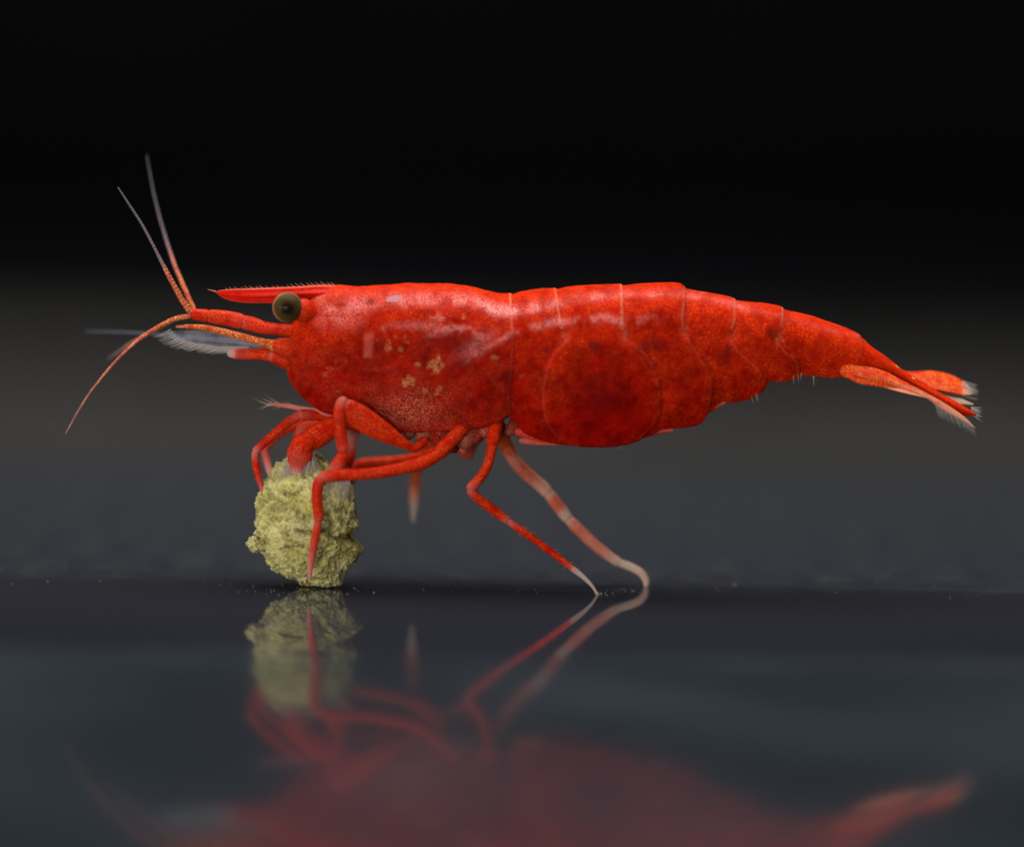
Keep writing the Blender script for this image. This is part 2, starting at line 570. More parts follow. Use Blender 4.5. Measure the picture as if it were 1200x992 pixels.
    fine = 0.8 * np.exp(-(((px - 480) / 44)**2 + ((py - 480) / 24)**2)) + 0.12 * car * smooth(0.3, 0.7, n1)
    fine = np.where(py > 420, fine, fine * np.exp((py - 420) / 18))
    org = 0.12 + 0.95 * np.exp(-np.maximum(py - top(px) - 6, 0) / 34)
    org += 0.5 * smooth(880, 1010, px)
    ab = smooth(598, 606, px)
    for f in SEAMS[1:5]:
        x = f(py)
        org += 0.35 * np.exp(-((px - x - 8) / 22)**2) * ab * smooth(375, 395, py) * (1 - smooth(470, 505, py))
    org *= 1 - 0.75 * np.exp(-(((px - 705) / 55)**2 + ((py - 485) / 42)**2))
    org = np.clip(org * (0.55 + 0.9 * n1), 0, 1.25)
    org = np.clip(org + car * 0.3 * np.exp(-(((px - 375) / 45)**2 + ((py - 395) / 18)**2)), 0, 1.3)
    return H, np.clip(pale, 0, 1), fl, dk, np.clip(seam, 0, 1), np.clip(fine, 0, 1), org, lil, bar


def make_body():
    xs = np.concatenate([336 + np.array([0, .25, .6, 1, 1.6, 2.4, 3.3, 4.4]), np.arange(342, 1143.2, 1.45)])
    nt, ns, nu = 46, 92, 26
    va = 0.42
    a = np.linspace(0, 1, nt)
    V = list((1 - np.cos(a * math.pi / 2)) * va)
    Yy = list(np.sin(a * math.pi / 2))
    U = [0.0] * nt
    b = np.linspace(0, 1, ns + 1)[1:]
    V += list(va + (1 - va) * b)
    Yy += list(1 - 0.30 * b**2.4)
    U += [0.0] * ns
    c = np.linspace(0, 1, nu + 1)[1:]
    V += [1.0] * nu
    Yy += list(0.70 * (1 - c))
    U += list(np.sin(c * math.pi / 2)**0.8)
    V, Yy, U = map(np.array, (V, Yy, U))
    nh = len(V)
    # full ring: near half forward, far half back, sharing the two mid points
    V = np.concatenate([V, V[-2:0:-1]])
    Yr = np.concatenate([-Yy, Yy[-2:0:-1]])
    U = np.concatenate([U, U[-2:0:-1]])
    R = len(V)
    tp, bt, wd = top(xs), bot(xs), wid(xs)
    raise_ = curve([(336, 1), (360, 10), (400, 22), (560, 24), (620, 34), (760, 36), (850, 24), (930, 12), (1000, 5), (1143, 0.5)])(xs)
    verts = np.zeros((len(xs), R, 3))
    for k, x in enumerate(xs):
        y0 = ym(x)
        T = P(x, tp[k], y0)
        B = P(x, bt[k], y0 - 0.6 * wd[k])
        B = B + (P(x, bt[k], y0) - P(x, bt[k], y0 - 0.6 * wd[k])) * np.array([0, 1, 0])
        verts[k] = T[None] + (B - T)[None] * V[:, None]
        verts[k, :, 1] += Yr * wd[k] * S
        verts[k, :, 2] += U * raise_[k] * S
    px = np.repeat(xs[:, None], R, 1)
    py = tp[:, None] + (bt - tp)[:, None] * V[None]
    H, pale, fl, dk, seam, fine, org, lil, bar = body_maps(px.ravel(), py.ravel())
    H = H.reshape(len(xs), R) * (1 - smooth(0.0, 0.15, U))[None]
    # no relief on the midline of the back where both sides meet, fade to the ends
    fade = smooth(336, 350, xs)[:, None] * (1 - 0.8 * smooth(1000, 1060, xs))[:, None]
    H = H * fade
    du = np.gradient(verts, axis=0)
    dv = np.roll(verts, -1, 1) - np.roll(verts, 1, 1)
    N = np.cross(du, dv)
    N /= np.maximum(np.linalg.norm(N, axis=2, keepdims=True), 1e-12)
    cen = verts.mean(1, keepdims=True)
    if np.sum(N * (verts - cen)) < 0:
        N = -N
    verts = verts + N * H[..., None] * S
    # light asymmetry, so that the far flank is not a mirror copy
    nx = len(xs)
    idx = np.arange(nx * R).reshape(nx, R)
    f = np.stack([idx[:-1], np.roll(idx, -1, 1)[:-1], np.roll(idx, -1, 1)[1:], idx[1:]], -1).reshape(-1, 4)
    vv = verts.reshape(-1, 3)
    # closing points
    c0, c1 = len(vv), len(vv) + 1
    vv = np.vstack([vv, verts[0].mean(0) - np.array([1.0 * S, 0, 0]), verts[-1].mean(0) + np.array([2 * S, 0, 0])])
    caps = []
    for j in range(R):
        k = (j + 1) % R
        caps.append((c0, idx[0, k], idx[0, j], idx[0, j]))
        caps.append((c1, idx[-1, j], idx[-1, k], idx[-1, k]))
    faces = [tuple(q) for q in f] + [q[:3] for q in caps]

    def pad(z):
        return np.concatenate([z, [0, 0]])
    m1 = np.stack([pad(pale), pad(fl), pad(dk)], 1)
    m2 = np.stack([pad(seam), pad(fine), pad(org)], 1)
    m3 = np.stack([pad(lil), pad(bar), pad(bar * 0)], 1)
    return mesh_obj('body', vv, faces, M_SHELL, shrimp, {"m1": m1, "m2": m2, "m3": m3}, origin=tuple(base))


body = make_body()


def sweep(q, n, bumps, step, sd, joints, ringed, smooth_it):
    for _ in range(smooth_it):
        new = [q[0]]
        for k in range(len(q) - 1):
            L = 0.17
            if k > 0:
                new.append(q[k] * (1 - L) + q[k + 1] * L)
            if k < len(q) - 2:
                new.append(q[k] * L + q[k + 1] * (1 - L))
        new.append(q[-1])
        q = np.array(new)
    seg = np.linalg.norm(np.diff(q[:, :3], axis=0), axis=1)
    s = np.concatenate([[0], np.cumsum(seg)])
    N = max(6, int(s[-1] / step))
    # finer steps near both ends, so that the caps are round
    u = np.linspace(0, 1, N)
    ss = s[-1] * u
    e = min(q[0, 3], s[-1] * .3)
    f = min(q[-1, 3], s[-1] * .3)
    ss = np.unique(np.concatenate([ss, e * np.array([.02, .08, .18, .32, .5, .75]), s[-1] - f * np.array([.02, .08, .18, .32, .5, .75])]))
    N = len(ss)
    r = np.stack([np.interp(ss, s, q[:, c]) for c in range(6)], 1)
    for jx in joints:
        dj = ss - jx * s[-1]
        g = 1 + 0.10 * np.exp(-((dj + 4) / 4)**2) - 0.11 * np.exp(-(dj / 1.6)**2) + 0.05 * np.exp(-((dj - 4) / 4)**2)
        r[:, 3] *= g
        r[:, 4] *= g
        r[:, 5] = np.maximum(r[:, 5], 0.16 * np.exp(-(dj / 2.0)**2))
    if ringed:
        g = np.sin(ss * 2 * math.pi / ringed)
        r[:, 3:5] *= (1 + 0.10 * g)[:, None]
        r[:, 5] = np.clip(r[:, 5] + 0.22 * g * (r[:, 5] < .6), 0, 1)
    rr = np.maximum(r[:, 3], 0.3)
    e1 = np.sqrt(np.clip(1 - np.clip(1 - (ss[-1] - ss) / rr[-1], 0, 1)**2, 0.004, 1))
    e0 = np.sqrt(np.clip(1 - np.clip(1 - ss / rr[0], 0, 1)**2, 0.004, 1))
    r[:, 3:5] *= (e1 * e0)[:, None]
    C3 = np.array([P(a[0], a[1], a[2] + ym(a[0])) for a in r])
    T = np.gradient(C3, axis=0)
    T /= np.linalg.norm(T, axis=1, keepdims=True)
    Yax = np.array([0, 1.0, 0])
    dax = Yax - T * (T @ Yax)[:, None]
    dax /= np.linalg.norm(dax, axis=1, keepdims=True)
    nax = np.cross(T, dax)
    ang = np.linspace(0, 2 * math.pi, n, endpoint=False)
    ca, sa = np.cos(ang), np.sin(ang)
    V = C3[:, None] + (nax[:, None] * (r[:, 3] * S)[:, None, None]) * ca[None, :, None] + (dax[:, None] * (r[:, 4] * S)[:, None, None]) * sa[None, :, None]
    if bumps:
        nz = fbm(V.reshape(-1, 3) / S / 9, 3, sd).reshape(N, n) - 0.5
        V = V + (V - C3[:, None]) * (nz * 2 * bumps)[..., None]
    idx = np.arange(N * n).reshape(N, n)
    f = [tuple(x) for x in np.stack([idx[:-1], idx[1:], np.roll(idx, -1, 1)[1:], np.roll(idx, -1, 1)[:-1]], -1).reshape(-1, 4)]
    f.append(tuple(idx[0]))
    f.append(tuple(idx[-1][::-1]))
    return V.reshape(-1, 3), f, np.repeat(r[:, 5], n)


def tube(name, pts, mat, parent, n=18, smooth_it=2, bumps=0.05, step=1.6, joints=(), ringed=0, slim=0.87, breaks=()):
    """limb swept through (px, py, depth, radius in the picture plane, radius in depth, paleness); at the points
    listed in breaks it is jointed: the next article starts there with a rounded head of its own"""
    pts = np.array([p if len(p) == 6 else (p[0], p[1], p[2], p[3], p[3], p[4] if len(p) > 4 else 0.0) for p in pts], float)
    pts[:, 3:5] *= slim
    sd = int(pts[0, 0] * 7 + pts[0, 1])
    cuts = [0] + list(breaks) + [len(pts) - 1]
    vv, ff, pp, base_i = [], [], [], 0
    for a, b in zip(cuts[:-1], cuts[1:]):
        q = pts[a:b + 1].copy()
        if a > 0:                      # start a little before the joint, slightly narrower: it sits in the socket
            d = q[1, :3] - q[0, :3]
            q[0, :3] -= d / np.linalg.norm(d) * q[0, 3] * 0.45
            q[0, 3:5] *= 0.90
        if b < len(pts) - 1:
            d = q[-1, :3] - q[-2, :3]
            q[-1, :3] += d / np.linalg.norm(d) * q[-1, 3] * 0.55
            q[-1, 3:5] *= 1.06
        v, f, p = sweep(q, n, bumps, step, sd, joints, ringed, smooth_it)
        vv.append(v)
        ff += [tuple(i + base_i for i in t_) for t_ in f]
        pp.append(p)
        base_i += len(v)
    o = mesh_obj(name, np.vstack(vv), ff, mat, shrimp if parent is None else parent, {"pale": np.concatenate(pp)}, origin=tuple(base))
    if parent is not None and parent is not shrimp:
        o.location = (0, 0, 0)
    return o


def hairs(name, items, mat, parent, n=4):
    """fine tapered bristles, each from (px, py, depth) to (px, py, depth) with a bend; joined"""
    vs, fs = [], []
    for (a, b, rad, sag) in items:
        a, b = np.array(a, float), np.array(b, float)
        k = 6
        ring0 = len(vs)
        for j in range(k):
            t_ = j / (k - 1)
            c = a * (1 - t_) + b * t_ + np.array([0, sag * math.sin(t_ * math.pi), 0])
            w3 = P(c[0], c[1], c[2] + ym(c[0]))
            rr = rad * S * (1 - 0.8 * t_)
            for q in range(n):
                an = q * 2 * math.pi / n
                dirv = b - a
                L = math.hypot(dirv[0], dirv[1]) + 1e-6
                nx_, nz_ = -dirv[1] / L, -dirv[0] / L
                vs.append(w3 + np.array([nx_ * math.cos(an), math.sin(an), nz_ * math.cos(an)]) * rr)
        for j in range(k - 1):
            for q in range(n):
                q2 = (q + 1) % n
                fs.append((ring0 + j * n + q, ring0 + j * n + q2, ring0 + (j + 1) * n + q2, ring0 + (j + 1) * n + q))
    o = mesh_obj(name, vs, fs, mat, parent, origin=tuple(base))
    if parent is not shrimp:
        o.location = (0, 0, 0)
    o["kind"] = "stuff"
    return o


# ---- rostrum: a blade with a mid rib and a row of bristles on its crest
def make_rostrum():
    xs = np.linspace(252.5, 402, 110)
    tpf = curve([(252.5, 342), (258, 340), (275, 338.5), (300, 337.5), (350, 335.5), (380, 333.5), (402, 334.5)])
    btf = curve([(252.5, 342.5), (258, 347), (266, 351), (276, 353.5), (295, 355.3), (318, 355.3), (340, 353.5), (365, 352), (402, 352)])
    prof = [(0.0, 0.10), (0.10, 0.45), (0.25, 0.55), (0.38, 0.80), (0.48, 1.0), (0.56, 0.95), (0.66, 0.62), (0.82, 0.5), (0.94, 0.35), (1.0, 0.05)]
    prof = [(float(v), float(np.interp(v, [p[0] for p in prof], [p[1] for p in prof]))) for v in np.linspace(0, 1, 22)]
    ring = [(v, -h) for v, h in prof] + [(v, h) for v, h in prof[-2:0:-1]]
    R = len(ring)
    vs, pale = [], []
    for x in xs:
        hw = 7.5 * min(1, (x - 252) / 60) + 1.2 + 16 * max(0, (x - 345) / 60)**1.5
        tt, bb = float(tpf(x)), float(btf(x))
        for v, h in ring:
            vs.append(P(x, tt + (bb - tt) * v, ym(x)) + np.array([0, h * hw * S, 0]))
            pale.append(0.35 * math.exp(-((v - 0.0) / 0.07)**2) + 0.45 * max(0, v - .93) / .07)
    N = len(xs)
    idx = np.arange(N * R).reshape(N, R)
    f = [tuple(q) for q in np.stack([idx[:-1], idx[1:], np.roll(idx, -1, 1)[1:], np.roll(idx, -1, 1)[:-1]], -1).reshape(-1, 4)]
    f += [tuple(idx[0]), tuple(idx[-1][::-1])]
    o = mesh_obj('rostrum', np.array(vs), f, M_ROST, shrimp, {"pale": np.array(pale)}, origin=tuple(base))
    it = [((253, 341.5, 0), (243, 339, 0), 0.9, 0)]
    for x in np.arange(268, 398, 6.0):
        x = x + random.uniform(-1, 1)
        y = float(tpf(x))
        L = random.uniform(4.5, 7.5) * (1.2 if x > 345 else 0.9)
        it.append(((x, y + .6, 0), (x - L * 0.9, y - L * 0.5, random.uniform(-2, 2)), 0.6, 0.6))
    hairs('crest_bristles', it, M_REDHAIR, o)
    return o


make_rostrum()

# ---- eyes


def sphere(name, px, py, y, r, mat, parent, squash=(1, 1, 1), nseg=48, nring=32, noise=0.0):
    c = P(px, py, y + ym(px))
    vs, fs = [], []
    for i in range(nring + 1):
        a = math.pi * i / nring
        for j in range(nseg):
            b = 2 * math.pi * j / nseg
            vs.append((math.sin(a) * math.cos(b) * squash[0], math.sin(a) * math.sin(b) * squash[1], math.cos(a) * squash[2]))
    vs = np.array(vs)
    if noise:
        vs = vs * (1 + noise * (fbm(vs * 2.3 + px, 3, 4)[:, None] - 0.5))
    idx = np.arange((nring + 1) * nseg).reshape(nring + 1, nseg)
    f = np.stack([idx[:-1], idx[1:], np.roll(idx, -1, 1)[1:], np.roll(idx, -1, 1)[:-1]], -1).reshape(-1, 4)
    o = mesh_obj(name, vs * r * S, f, mat)
    o.location = c
    if parent is not None:
        o.parent = parent
        pw = Vector((0, 0, 0))
        q = parent
        while q is not None:
            pw += q.location
            q = q.parent
        o.location = Vector(c) - pw
    o.data.attributes.new("pale", 'FLOAT', 'POINT')
    return o


def mat_eye():
    t = NT("brown_cornea")
    p = t.sep(t.co)
    R = 0.175
    # pigment: olive brown, ringed darker to the core that faces sideways, with the facet grain
    dx = t.math('ADD', p[0], -0.010)
    dz = t.math('ADD', p[2], 0.0)
    rr = t.math('SQRT', t.math('ADD', t.math('MULTIPLY', dx, dx), t.math('MULTIPLY', dz, dz)))
    n = t.noise(9, 4, 0.6)
    rr = t.math('ADD', rr, t.math('MULTIPLY', t.math('SUBTRACT', n, 0.5), 0.05))
    c = t.mix(t.remap(rr, 0.05, 0.16), (0.030, 0.018, 0.006), (0.085, 0.050, 0.018))
    c = t.mix(t.remap(rr, 0.082, 0.032), c, (0.006, 0.005, 0.004))
    c = t.mix(t.remap(rr, 0.150, 0.180), c, (0.34, 0.19, 0.09))
    vor = t.n.new("ShaderNodeTexVoronoi")
    vor.inputs['Scale'].default_value = 70
    t.link(t.co, vor.inputs['Vector'])
    c = t.mix(t.math('MULTIPLY', vor.outputs['Distance'], 0.35), c, (0.02, 0.015, 0.008))
    t.base(c)
    t.set(Roughness=0.30, IOR=1.06, Coat_Weight=0.07, Coat_Roughness=0.10)
    sss(t, 0.15, 4, (1, 0.7, 0.4))
    return t.m


M_EYE = mat_eye()
for side in (-1, 1):
    e = sphere('eye', 337, 360, side * 42, 18.0, M_EYE, shrimp, (0.98, 1, 0.98))
    if side > 0:
        e["label"] = "brown bead eye on the far side of the head"
    tube('eyestalk', [(344, 361, side * 40, 16.0), (353, 363, side * 36, 16.5), (361, 365, side * 28, 15), (372, 368, side * 18, 12)], M_STALK, shrimp, n=28)

# ---- head stalks, scales, palps
for side in (-1, 1):
    off = 0 if side < 0 else 3
    Yc = side * 16
    tube('antenna_stalk', [(222, 368, Yc, 6, 6, 0), (230, 368.5, Yc, 7.5, 7, 0), (244, 370, Yc, 8.6, 8, 0), (252, 371, Yc, 9.6, 9, 0), (268, 373, Yc, 10, 9, 0), (284, 377, Yc, 10, 10, 0.05), (296, 380, Yc, 10, 10, 0),
                           (308, 384, Yc, 8.5, 11, 0), (325, 386, Yc, 7.5, 12, 0), (348, 388, Yc * .9, 9, 12, 0)], M_STALK, shrimp, n=26, breaks=(2, 5))
    # scale: stiff orange outer rib and a clear blade
    rib = tube('antenna_scale', [(206, 383, side * 26, 1.2, 1.5, 0.2), (220, 382.5, side * 27, 2.8, 2.5, 0), (240, 384, side * 28, 4.0, 3, 0), (262, 389, side * 29, 4.4, 3, 0), (285, 395, side * 29, 4.6, 4, 0), (308, 401.5, side * 28, 5.5, 6, 0),
                                 (322, 405, side * 27, 8, 8, 0), (340, 408, side * 24, 11, 10, 0)], M_FEEL, shrimp, n=20)
    tube('antenna_base', [(318, 405, side * 27, 6, 8, 0), (328, 405, side * 28, 11, 11, 0), (338, 407, side * 26, 14, 13, 0), (350, 410, side * 20, 15, 14, 0)], M_STALK, shrimp, n=26)
    tube('mouth_palp', [(266, 414, side * 20, 4.5, 3, 1.0), (273, 414, side * 20, 6.2, 5, 0.6), (277, 414.5, side * 20, 7.2, 6, 0.05), (295, 415, side * 21, 7.2, 6.5, 0), (312, 415, side * 22, 7.6, 7, 0), (326, 419, side * 22, 7.5, 7, 0), (342, 425, side * 20, 8, 8, 0)],
         M_STALK, shrimp, n=22, joints=(0.66,))
    tube('mouth_palp', [(302, 412, side * 16, 3, 3, 0), (318, 419, side * 18, 6.5, 6, 0), (336, 426, side * 16, 8, 7, 0), (350, 430, side * 12, 8, 8, 0)], M_LEG, shrimp, n=18)


def blade(name, outline_top, outline_bot, x0, x1, yd, mat, parent, thick=0.8, pale=None, n=70, mrows=14, tilt=0.0):
    tf, bf = curve(outline_top), curve(outline_bot)
    xs = np.linspace(x0, x1, n)
    vs, pl = [], []
    v = np.linspace(0, 1, mrows)
    ring = [(q, -1) for q in v] + [(q, 1) for q in v[-2:0:-1]]
    for x in xs:
        tt, bb = float(tf(x)), float(bf(x))
        for q, s_ in ring:
            th = thick * (0.12 + math.sin(math.pi * min(max(q, .0), 1.0))**0.6) * (0.3 + 0.7 * math.sin(math.pi * np.clip((x - x0) / (x1 - x0), 0.03, 0.97))**0.4)
            y = yd + s_ * th + tilt * (q - 0.5) * (bb - tt) + 1.0 * math.sin(q * 21 + x * .05) * 0.25
            vs.append(P(x, tt + (bb - tt) * q, y + ym(x)))
            pl.append(pale(x, q) if pale else 0.0)
    R = len(ring)
    idx = np.arange(n * R).reshape(n, R)
    f = [tuple(z) for z in np.stack([idx[:-1], idx[1:], np.roll(idx, -1, 1)[1:], np.roll(idx, -1, 1)[:-1]], -1).reshape(-1, 4)]
    f += [tuple(idx[0]), tuple(idx[-1][::-1])]
    o = mesh_obj(name, np.array(vs), f, mat, parent, {"pale": np.array(pl)}, origin=tuple(base))
    if parent is not shrimp:
        o.location = (0, 0, 0)
    return o


t = NT("clear_scale_blade")
st = t.noise(5, 4, 0.6, 0.3, 0.7)
t.base(t.mix(st, (0.30, 0.34, 0.50), (0.50, 0.50, 0.58)))
t.set(Roughness=0.35, IOR=1.34)
t.link(t.remap(t.noise(7, 5, 0.7), 0.30, 0.75, 0.01, 0.18), t.b.inputs['Alpha'])
M_CLEAR = t.m
for side in (-1, 1):
    yd = side * 25 + (26 if side < 0 else 12)
    b = blade('scale_blade', [(196, 389), (215, 387), (250, 389), (280, 396), (318, 405)], [(196, 391), (205, 400), (225, 407), (255, 411), (285, 411), (318, 412)], 196, 318, yd, M_CLEAR, shrimp, 0.8, tilt=0.3)
    it = []
    for x in np.arange(196, 290, 2.2):
        yb_ = float(np.interp(x, [196, 205, 225, 255, 285], [391, 400, 407, 411, 411]))
        L = random.uniform(9, 17)
        it.append(((x + 4, yb_ - 5, yd), (x - L, yb_ + random.uniform(1, 4), yd + random.uniform(-4, 6)), 0.5, 1.0))
    hairs('blade_bristles', it, M_HAIR, b)

# ---- feelers (flagella)
tube('antenna', [(224, 367, -18, 4.6, 4.6, 0), (214, 352, -20, 4.3, 4.2, 0), (204, 335, -24, 3.8, 3.6, 0.05), (195, 318, -27, 3.4, 3.2, 0.12), (189, 306, -29, 2.5, 2.4, 0.75), (178, 284, -30, 2.0, 2, 0.8), (165, 260, -30, 1.7, 1.7, 0.85), (151, 239, -30, 1.4, 1.4, 0.9), (138, 219, -30, 0.8, 0.8, 0.95)],
     M_FEEL, shrimp, n=12, bumps=0.2, ringed=4.5, step=0.9, slim=0.78)
tube('antenna', [(228, 364, 18, 4.6, 4.6, 0), (215, 335, 45, 4.4, 4.2, 0), (205, 312, 66, 3.8, 3.6, 0.2), (196, 285, 84, 3.0, 3.0, 0.7), (187, 255, 100, 2.4, 2.4, 0.85), (179, 222, 112, 1.8, 1.8, 0.9), (172, 182, 122, 0.9, 0.9, 0.95)],
     M_FEEL, shrimp, n=12, bumps=0.1, ringed=5, step=1.0, slim=0.62)
tube('antenna', [(224, 370, -18, 4.2, 4.2, 0), (206, 373, -22, 3.8, 3.8, 0), (186, 382, -28, 3.2, 3.2, 0.0), (165, 396, -34, 2.7, 2.7, 0.1), (145, 413, -40, 2.3, 2.3, 0.15), (125, 435, -46, 1.9, 1.9, 0.25), (105, 460, -52, 1.6, 1.6, 0.3), (90, 484, -56, 1.3, 1.3, 0.4), (77, 508, -60, 0.9, 0.9, 0.4)],
     M_FEEL, shrimp, n=12, bumps=0.2, ringed=4.5, step=0.9, slim=0.78)
tube('antenna', [(226, 369, 16, 4.2, 4.2, 0), (205, 373, 36, 4.0, 4.0, 0), (182, 386, 60, 3.4, 3.4, 0.1), (160, 398, 82, 2.8, 2.8, 0.3), (143, 409, 100, 2.2, 2.2, 0.5), (126, 421, 116, 1.2, 1.2, 0.8)],
     M_FEEL, shrimp, n=12, bumps=0.1, ringed=5, step=1.0, slim=0.62)
tube('antenna', [(325, 404, 22, 4.5, 4.5, 0.2), (285, 399, 40, 3.2, 3.2, 0.9), (240, 396, 62, 2.6, 2.6, 0.95), (195, 392, 84, 2.1, 2.1, 0.95), (150, 389, 104, 1.7, 1.7, 0.95), (100, 388, 125, 0.9, 0.9, 0.97)],
     M_FEEL, shrimp, n=10, bumps=0.08, slim=0.6)
tube('antenna', [(327, 405, -18, 4.2, 4.2, 0.2), (300, 404, -2, 2.8, 2.8, 0.9), (262, 400, 14, 2.2, 2.2, 0.95), (225, 397, 36, 1.7, 1.7, 0.97), (190, 395, 60, 1.0, 1.0, 0.97)],
     M_FEEL, shrimp, n=10, bumps=0.08, slim=0.6)

# ---- legs: near side
tube('claw_upper_arm', [(500, 514, -38, 7, 7, 0), (486, 526, -52, 5.5, 6, 0), (476, 521, -58, 6.5, 6.5, 0), (462, 513, -62, 10.5, 7, 0), (446, 504, -65, 14.5, 8, 0), (430, 494, -67, 16.5, 8.5, 0), (416, 484, -68, 15.5, 8.5, 0), (407, 475, -69, 11, 8, 0), (403, 469, -70, 6, 7, 0.1)], M_LEG, shrimp, n=28)
tube('claw_forearm', [(407, 467, -70, 4, 6, 0.1), (401, 470, -71, 7.2, 7, 0.15), (397.5, 479, -72, 7.6, 7.5, 0), (397, 495, -73, 8.2, 7.5, 0), (400, 515, -74, 8.6, 7.5, 0), (403.5, 531, -74, 8.2, 7, 0.06)], M_LEG, shrimp, n=24)
claw = tube('claw', [(404, 528, -74, 6, 6, 0), (400, 537, -74, 8.5, 7, 0), (394, 547, -73, 9.5, 7, 0.06), (389, 557, -71, 7, 5.5, 0.2), (386, 566, -68, 3.5, 3, 0.6)], M_LEG, shrimp, n=20)
it = []
for k in range(80):
    x = random.uniform(382, 410)
    y = random.uniform(548, 562)
    it.append(((x, y, -74), (x + random.uniform(-7, 3), y + random.uniform(12, 34), -76 + random.uniform(-3, 6)), 0.4, random.uniform(-1, 1)))
hairs('claw_bristles', it, M_HAIR, claw)

tube('walking_leg', [(548, 497, -34, 9, 9, 0), (538, 506, -46, 9.5, 9, 0), (526, 519, -55, 9.5, 9, 0), (512, 533, -62, 9.5, 9, 0), (497, 542, -66, 9, 8.5, 0), (470, 549, -70, 8.4, 8, 0), (440, 554, -74, 8.0, 7.5, 0), (410, 556, -77, 7.8, 7.5, 0), (390, 557, -79, 8.0, 7.5, 0),
                     (378, 559, -80, 8.0, 7.5, 0.10), (372, 568, -81, 7.6, 7, 0), (371, 585, -82, 7.2, 7, 0), (373, 604, -82, 6.6, 6.5, 0), (373.5, 610, -82, 5.6, 5.6, 0.12), (371, 622, -82, 5.8, 5.5, 0), (367, 642, -81, 5.2, 5, 0.05), (364.5, 660, -79, 4.0, 4, 0.2), (363, 672, -77, 2.8, 2.8, 0.3), (363, 682, -75, 1.2, 1.2, 0.4)],
     M_LEG, shrimp, n=22, breaks=(3, 9, 13))
tube('walking_leg', [(584, 486, -30, 9, 9, 0), (580, 503, -40, 9.2, 9, 0), (577, 520, -46, 8.2, 8, 0), (575, 533, -48, 6.8, 6.8, 0), (571, 547, -48, 6.6, 6.6, 0), (562, 561, -47, 6.8, 6.5, 0), (551, 573, -46, 7.2, 6.8, 0.15), (558, 582, -45, 6.6, 6.4, 0), (574, 594, -42, 6.6, 6.2, 0.0),
                     (588, 605, -40, 6.2, 6, 0), (595, 610, -39, 5.0, 5, 0.2), (606, 618, -38, 5.2, 5, 0), (632, 636, -36, 4.8, 4.8, 0), (660, 657, -34, 4.5, 4.5, 0.0), (670, 665, -33, 4.2, 4.2, 0.12), (674, 668, -33, 4.0, 4, 0.7), (684, 676, -32, 3.2, 3.2, 0.85), (694, 686, -31, 2.2, 2.2, 0.85), (700, 696, -30, 1.6, 1.6, 0.8), (702, 699, -30, 1.0, 1, 0.8)],
     M_LEG, shrimp, n=18, breaks=(2, 6, 10))
# ---- legs: the ones in front of the mouth
tube('walking_leg', [(412, 492, 12, 8, 8, 0), (390, 490, 8, 8.0, 8, 0), (368, 486, 4, 7.5, 7, 0), (351, 486, 2, 7.0, 7, 0.1), (338, 494, 0, 6.4, 6.4, 0), (320, 510, -3, 6.0, 6, 0), (306, 522, -5, 5.4, 5.4, 0), (299, 529, -6, 5.2, 5, 0.25), (299, 540, -8, 5.2, 5, 0), (302, 556, -12, 5.0, 5, 0),
                     (307, 572, -16, 3.6, 3.6, 0.1), (311, 584, -20, 1.2, 1.2, 0.3)], M_LEG, shrimp, n=18, breaks=(3, 7))
tube('walking_leg', [(410, 494, 45, 7, 7, 0), (370, 490, 58, 6.5, 6.5, 0), (330, 505, 70, 6, 6, 0), (310, 524, 72, 5.8, 5.8, 0.1), (312, 536, 66, 5.6, 5.6, 0.1), (316, 552, 56, 5.0, 5, 0.35), (322, 566, 46, 3, 3, 0.7), (326, 578, 38, 1.4, 1.4, 0.85)], M_LEG, shrimp, n=16, breaks=(3,))
tube('claw_upper_arm', [(424, 498, -20, 9, 9, 0), (404, 493, -26, 10.5, 9, 0), (390, 499, -30, 13.5, 10, 0), (376, 508, -33, 16, 11, 0), (364, 516, -36, 14.5, 11, 0), (356, 521, -37, 9, 9, 0)], M_LEG, shrimp, n=28, bumps=0.08)
claw = tube('claw', [(370, 511, -38, 8, 8, 0), (359, 518, -40, 15, 11, 0.0), (353, 526, -41, 17, 12, 0.0), (350, 535, -41, 16.5, 12, 0.04), (349, 543, -40, 14, 10, 0.06), (348, 551, -39, 9, 8, 0.25), (346, 560, -38, 4, 4, 0.85)], M_LEG, shrimp, n=28, bumps=0.16)
it = []
for k in range(170):
    x = random.uniform(332, 370)
    y = random.uniform(533, 545) + (x - 352) * -0.25
    it.append(((x, y, -40 + random.uniform(-5, 8)), (x + random.uniform(-14, 8), y + random.uniform(10, 32), -44 + random.uniform(-6, 10)), 0.4, random.uniform(-1.5, 1.5)))
hairs('claw_bristles', it, M_HAIR, claw)
tube('claw_arm', [(405, 500, 30, 9, 9, 0), (380, 500, 40, 9, 9, 0), (362, 499, 46, 8, 8, 0), (354, 503, 48, 8, 8, 0.1), (350, 515, 46, 8.5, 8, 0), (345, 530, 40, 8, 8, 0.0), (338, 544, 32, 6, 6, 0.5), (334, 556, 26, 3, 3, 0.8)], M_LEG, shrimp, n=18)
tube('mouth_palp', [(312, 473.5, 16, 0.9, 0.9, 0.2), (322, 474, 14, 2.4, 2, 0.15), (338, 475.5, 12, 3.2, 3, 0.25), (356, 479, 8, 4.0, 3.5, 0.25), (376, 483, 4, 5.5, 5, 0.15), (400, 486, 0, 7, 7, 0.05)], M_LEG, shrimp, n=14)
it = []
for k in range(30):
    x = random.uniform(312, 350)
    it.append(((x, 474 + (x - 312) * .08, 14), (x - random.uniform(8, 22), 474 + random.uniform(-13, 7), 14 + random.uniform(-12, 12)), 0.4, random.uniform(-1, 1)))
hairs('mouth_bristles', it, M_HAIR, shrimp)
it = []
